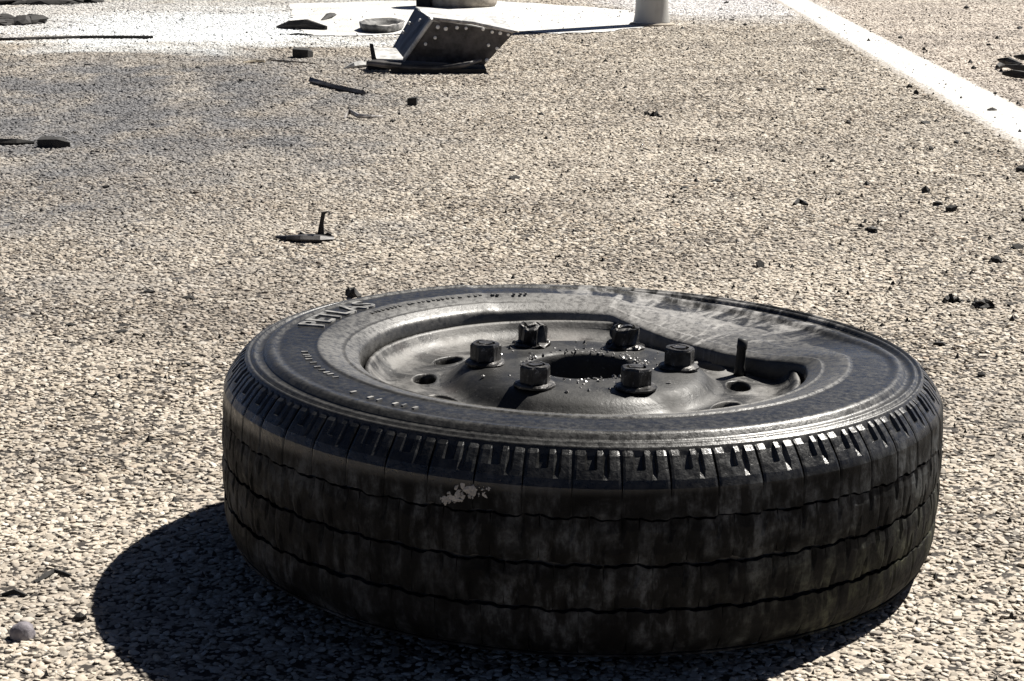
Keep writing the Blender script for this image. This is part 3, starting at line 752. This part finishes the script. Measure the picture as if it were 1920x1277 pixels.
# -- rods, splinters and shards: (points in the picture's ground, radius)
def rod(name, pts, rad, m, label, cat, n=7, squash=0.8, lift=None, wob=0.0):
    P = []
    for k, (u, v) in enumerate(pts):
        g = ground_at(u, v); g.z = (rad if not isinstance(rad, (list, tuple)) else rad[k]) * 0.85 + (lift[k] if lift else 0)
        P.append(g)
    V, F = tube(P, rad, n)
    V = [v + Vector((noise.noise(v * 60), noise.noise(v * 60 + Vector((3, 1, 2))), 0.5 * noise.noise(v * 70))) * wob for v in V]
    return place(name, (V, F), m, label, cat, (P[0].x, P[0].y, 0))
rod('bent_rod', [(-60, 77), (20, 77), (70, 75), (150, 73), (220, 73), (287, 73.5)], 0.0075, MAT_CHAR, 'long thin black rod lying along the grey powder at left', 'rod', wob=0.004)
rod('charred_bar', [(583, 156), (610, 164), (640, 171), (682, 179)], [0.011, 0.010, 0.009, 0.008], MAT_SOOTMETAL, 'straight dark bar lying aslant before the riveted casing', 'bar', 4, wob=0.003)
rod('splinter', [(456, 119), (480, 118), (497, 118)], [0.004, 0.007, 0.006], MAT_PALEWOOD, 'short pale splinter left of the black lump', 'splinter', 5, wob=0.003)
rod('splinter', [(503, 114), (530, 117), (575, 120), (600, 122)], [0.004, 0.005, 0.004, 0.002], MAT_PALEWOOD, 'long thin pale splinter just below the black lump', 'splinter', 5, wob=0.003)
rod('steel_strip', [(646, 224), (655, 220), (672, 224), (695, 223), (718, 220)], [0.003, 0.008, 0.007, 0.005, 0.002], MAT_STEELBIT, 'small curled steel strip between the dark bar and the wheel', 'metal strip', 6, lift=[0, 0.010, 0.004, 0.003, 0.002], wob=0.002)
rod('charred_rod', [(-40, 272), (0, 273), (30, 272), (64, 270)], [0.011, 0.010, 0.009, 0.004], MAT_CHAR, 'short burnt rod at the left picture edge', 'rod', 6, wob=0.003)
rod('burnt_shard', [(520, 53), (545, 55), (575, 56), (612, 58)], [0.006, 0.022, 0.026, 0.012], MAT_CHAR, 'flat burnt shard on the white powder, left of the oval pan', 'shard', 6, wob=0.01)
rod('burnt_sliver', [(538, 66), (560, 67), (582, 68)], [0.003, 0.007, 0.003], MAT_CHAR, 'thin burnt sliver in front of the flat shard', 'shard', 5, wob=0.003)
rod('burnt_chip', [(603, 40), (618, 36), (628, 30)], [0.005, 0.018, 0.008], MAT_CHAR, 'small burnt chip on the white band behind the flat shard', 'shard', 5, wob=0.006)
rod('white_flake', [(645, 130), (662, 129), (678, 127), (690, 126)], [0.003, 0.012, 0.014, 0.008], MAT_ASHMETAL, 'small white flake beside the left foot of the casing', 'flake', 6, wob=0.004)
rod('steel_strip', [(1488, 386), (1498, 382), (1508, 384), (1514, 387)], [0.004, 0.006, 0.005, 0.003], MAT_CHAR, 'burnt curled scrap right of the middle, above the wheel', 'scrap', 6, wob=0.004)
rod('charred_twig', [(64, 1094), (82, 1084), (104, 1077), (124, 1080), (136, 1082)], [0.0012, 0.0026, 0.0028, 0.0022, 0.001], MAT_CHAR, 'burnt twig above the round grey pebble', 'twig', 6, wob=0.003)
rod('charred_twig', [(4, 1118), (26, 1115), (50, 1119)], [0.0015, 0.0035, 0.0018], MAT_CHAR, 'stubby burnt twig at the left picture edge above the pebble', 'twig', 6, wob=0.003)
scrap([(1748, 572), (1770, 567), (1795, 566), (1822, 568), (1846, 578)], [0.003, 0.007, 0.004, 0.009, 0.002], 'long burnt scrap on the road right of the wheel', 747)
scrap([(1588, 416), (1608, 424), (1630, 433), (1642, 437)], [0.002, 0.004, 0.008, 0.003], 'burnt scrap with a thin tail, above the right side of the wheel', 748)
scrap([(1192, 220), (1212, 216), (1232, 219), (1248, 221)], [0.003, 0.008, 0.006, 0.002], 'flat burnt scrap in the open road left of the painted line', 749)

# -- lump with a pointed end, left edge
g = ground_at(102, 276)
V, F = slab([(-0.036, -0.02, 0.021), (0.012, -0.022, 0.022), (0.040, -0.006, 0.012), (0.014, 0.022, 0.022), (-0.034, 0.024, 0.024)], 0.022, (0, 0, 1))
V = [Vector(v) + g + Vector((0, 0, 0.0)) for v in V]
for v in V: v.z = max(v.z, 0.0)
place('burnt_block', (V, F), MAT_CHAR, 'black burnt block with a pointed end at the left edge', 'burnt block', g)
g = ground_at(568, 108)
V, F = slab([(-0.035, -0.03, 0.034), (0.022, -0.03, 0.030), (0.038, 0.0, 0.022), (0.02, 0.04, 0.032), (-0.034, 0.035, 0.036)], 0.034, (0, 0, 1))
place('burnt_block', ([Vector(v) + g for v in V], F), MAT_CHAR, 'black burnt block above the pale splinters', 'burnt block', g)
g = ground_at(797, 14)
V, F = slab([(-0.045, -0.04, 0.05), (0.03, -0.05, 0.045), (0.05, 0.03, 0.05), (-0.03, 0.05, 0.055)], 0.05, (0, 0, 1))
place('burnt_block', ([Vector(v) + g for v in V], F), MAT_CHAR, 'black burnt block at the picture top, against the left side of the drum', 'burnt block', g)
g = ground_at(773, 198)
V, F = slab([(-0.014, -0.012, 0.022), (0.013, -0.012, 0.024), (0.015, 0.014, 0.026), (-0.012, 0.016, 0.021)], 0.022, (0, 0, 1))
place('burnt_block', ([Vector(v) + g for v in V], F), MAT_CHAR, 'tiny black burnt cube between the dark bar and curled strip', 'burnt block', g)

# -- shard with an upright prong
g = ground_at(572, 452); sh_root = empty('prong_shard', g)
tag(sh_root, 'flat black shard with an upright prong, on the road above the wheel', 'shard')
P = [(-0.054, 0.012, 0.006), (-0.030, -0.002, 0.007), (-0.005, -0.008, 0.010), (0.028, -0.008, 0.009), (0.051, 0.000, 0.006)]
V, F = tube(P, [0.003, 0.0075, 0.009, 0.009, 0.004], 6); V = [Vector((v.x, v.y * 1.4, max(v.z * 0.75, -0.001))) for v in V]
obj('plate', fix(mesh('plate', V, F)), MAT_SOOTMETAL, sh_root)
V, F = slab([(0.020, 0.004, 0.004), (0.034, 0.004, 0.004), (0.033, 0.004, 0.030), (0.036, 0.004, 0.047), (0.043, 0.004, 0.053), (0.030, 0.004, 0.051), (0.026, 0.004, 0.033)], 0.006, (0, -1, 0))
obj('prong', fix(mesh('prong', V, F)), MAT_CHAR, sh_root)
V, F = slab([(-0.016, 0.004, 0.006), (0.048, 0.004, 0.006), (0.046, 0.004, 0.012), (0.040, 0.004, 0.015), (0.034, 0.004, 0.011), (0.0, 0.004, 0.011), (-0.009, 0.004, 0.016)], 0.005, (0, -1, 0))
obj('ridge', fix(mesh('ridge', V, F)), MAT_CHAR, sh_root)

# -- burnt heaps at the top left, and the pile at the right edge
def heap(name, g, rx, ry, rz, n_, label, cat, seed):
    rr = random.Random(seed); parts = []
    for i in range(n_):
        me_ = lump(rr.uniform(.25, .55) * rx * .7, rr.uniform(.25, .55) * ry * .7, rr.uniform(.5, 1.0) * rz, seed + i, 2, 0.6)
        q = rr.uniform(0, 6.28); d = math.sqrt(rr.random()) * .8; p = Vector((g.x + math.cos(q) * d * rx, g.y + math.sin(q) * d * ry, 0))
        parts.append(([v.co + p for v in me_.vertices], [tuple(f.vertices) for f in me_.polygons]))
    return place(name, merge(*parts), MAT_CHAR, label, cat, g)
heap('burnt_heap', ground_at(-10, 44), 0.26, 0.22, 0.03, 22, 'low black burnt heap at the left edge above the long rod', 'burnt heap', 3)
heap('burnt_heap', ground_at(45, 6), 0.45, 0.30, 0.04, 26, 'wide burnt heap in the top left corner', 'burnt heap', 9)
pr_ = ground_at(1900, 148); pile = empty('burnt_scraps', pr_); tag(pile, 'tangled burnt strips at the right edge beyond the painted line', 'burnt scraps')
for k, pts in enumerate([[(1868, 131), (1880, 127), (1896, 124), (1910, 126)], [(1878, 148), (1900, 149), (1925, 152), (1950, 153)], [(1888, 136), (1905, 140), (1930, 144), (1945, 143)], [(1902, 122), (1920, 124), (1940, 128)], [(1872, 133), (1890, 134), (1912, 141)]]):
    P = [ground_at(u, v) + Vector((0, 0, 0.012 + 0.006 * k)) for u, v in pts]
    V, F = tube(P, [0.006] + [0.014] * (len(P) - 2) + [0.005], 6)
    V = [v + Vector((noise.noise(v * 50), noise.noise(v * 50 + Vector((3, 1, 2))), 0.5 * noise.noise(v * 40))) * 0.008 - pr_ for v in V]
    obj('strip', fix(mesh('strip', V, F)), MAT_CHAR, pile)

# -- pebble
g = ground_at(42, 1196)
o = obj('pebble', lump(0.0105, 0.0095, 0.011, 4, 3, 0.18), MAT_GREYSTONE); o.location = g; tag(o, 'round grey pebble at the lower left corner', 'pebble')
for p in o.data.polygons: p.use_smooth = True
# -- black clump behind the wheel
g = ground_at(662, 558)
o = obj('burnt_clump', lump(0.012, 0.010, 0.012, 8, 2, 0.7), MAT_CHAR); o.location = g; tag(o, 'black burnt clump on the road right behind the tyre, upper left', 'burnt clump')
# -- charred crumbs scattered over the road
crumb_px = [(1425, 490, 11, 12), (1780, 386, 13, 11), (1758, 378, 11, 7), (1735, 354, 9, 8), (1625, 342, 8, 6), (1868, 482, 13, 10), (1908, 458, 14, 8), (1912, 312, 14, 11),
            (1540, 165, 11, 5), (1860, 205, 10, 5), (1345, 338, 12, 4), (1283, 350, 9, 4), (965, 330, 13, 6), (198, 348, 8, 5), (1865, 173, 6, 5), (1718, 172, 6, 6), (1705, 160, 6, 5),
            (1812, 12, 6, 5), (1912, 50, 7, 5), (1855, 82, 6, 4), (1688, 68, 5, 5), (1825, 126, 6, 4), (1912, 245, 6, 5), (1590, 227, 7, 6), (1735, 227, 12, 5), (1815, 248, 8, 4),
            (1793, 264, 6, 5), (1745, 277, 7, 5), (150, 1152, 14, 10), (1830, 478, 5, 4), (1700, 395, 5, 4), (125, 143, 6, 3), (165, 120, 9, 3), (370, 125, 6, 3), (452, 150, 5, 4),
            (345, 124, 5, 3), (1100, 85, 5, 3), (1373, 36, 5, 3), (1352, 16, 5, 3), (1362, 4, 5, 3), (1397, 45, 5, 3), (1015, 212, 6, 4), (1665, 488, 5, 4), (1895, 570, 7, 5),
            (1760, 640, 14, 7), (1840, 700, 9, 6), (280, 545, 12, 4), (355, 555, 13, 6), (235, 607, 13, 5), (225, 620, 14, 4), (350, 680, 11, 5), (210, 640, 6, 4), (132, 608, 10, 4),
            (735, 225, 5, 4), (655, 200, 5, 4), (600, 300, 5, 3), (1050, 255, 6, 3), (1650, 300, 7, 4), (1560, 300, 6, 4), (1470, 300, 5, 4)]
CRUMB_LABEL = {
    (1425, 490): 'black crumb with a pointed top, just above the right half of the tyre', (1780, 386): 'larger of the two black crumbs lying side by side at the right',
    (1758, 378): 'smaller of the two black crumbs lying side by side at the right', (1735, 354): 'round black crumb just above the side-by-side pair at the right',
    (1625, 342): 'small round black crumb above the scrap with the thin tail', (1868, 482): 'black crumb at the right above the long burnt scrap',
    (1908, 458): 'flat black crumb at the right edge, above the long burnt scrap', (1912, 312): 'black crumb at the right edge just below the painted line',
    (1540, 165): 'flat black crumb on the faint pale streak left of the painted line', (1860, 205): 'flat black smudge-like crumb in the middle of the painted line at the right',
    (1345, 338): 'flat thin black crumb above the dented side of the tyre', (965, 330): 'flat black crumb in the open road straight above the wheel hub',
    (198, 348): 'lone black crumb on the sooty road below the pointed burnt block', (150, 1152): 'black crumb at the left tip of the tyre shadow',
    (1760, 640): 'black crumb beside the right rim of the tyre', (1735, 227): 'thin black crumb just below the painted line at the right',
    (1718, 172): 'lower of two black crumbs at the near edge of the painted line', (1705, 160): 'upper of two black crumbs at the near edge of the painted line'}
cl = [lump(1, 0.8, 1, 20 + k, 1, 0.7) for k in range(6)]
for c_ in cl: c_.materials.append(MAT_CHAR)
for k, (u, v, hw, hh) in enumerate(crumb_px):
    g = ground_at(u, v + hh); px = 1.0 / (FPX / g.y)
    o = bpy.data.objects.new('charred_crumb', cl[k % 6]); C.objects.link(o); o.location = g
    o.scale = (hw * px, hw * px * 0.9, max(hh * px * 1.1, 0.004)); o.rotation_euler = (0, 0, random.uniform(0, 6.28) if hw < 9 else random.uniform(-.3, .3))
    lx = g.x - line_l(g.y); rx_ = g.x - line_r(g.y)
    if (u, v) in CRUMB_LABEL: lab = CRUMB_LABEL[(u, v)]
    elif rx_ > -0.01: lab = 'tiny black crumb on the smooth buff surface beyond the painted line'
    elif lx > -0.02: lab = 'tiny black crumb lying on the white painted line'
    elif u < 480 and v < 200: lab = 'tiny black crumb on the sooty grey road at the upper left'
    elif u < 480: lab = 'thin black crumb on the open road left of the wheel'
    elif v < 100: lab = 'tiny black crumb on the far road right of the bollard'
    elif u > 1400: lab = 'tiny black crumb between the wheel and the painted line'
    else: lab = 'tiny black crumb on the open road between wheel and riveted casing'
    tag(o, lab, 'charred crumb', 'charred crumbs scattered over the road')
# -- countless fine soot specks
parts = []
for i in range(5200):
    yy = 1.35 + 8.5 * random.random() ** 0.8; xx = random.uniform(-1, 1) * (0.28 * yy + 0.1)
    if random.random() > (0.6 + 0.4 * (xx > 0)): continue
    s_ = (0.0011 + 0.0032 * random.random() ** 2.2) * (0.75 + 0.11 * yy) * (1.9 if random.random() < 0.04 and xx > 0 else 1)
    me_ = None
    a_ = random.uniform(0, 6.28); q = [Vector((math.cos(a_ + t) * s_ * random.uniform(.6, 1.2), math.sin(a_ + t) * s_ * random.uniform(.6, 1.2), 0.0015)) for t in (0, 1.57, 3.14, 4.71)]
    top = Vector((0, 0, 0.0045 + s_ * random.uniform(.5, 1.0))); b_ = Vector((xx, yy, 0))
    parts.append(([p + b_ for p in q] + [top + b_], [(0, 1, 4), (1, 2, 4), (2, 3, 4), (3, 0, 4)]))
tag(obj('soot_specks', mesh('specks', *merge(*parts)), MAT_CHAR), 'fine black soot specks strewn over the road surface', 'soot', kind='stuff')
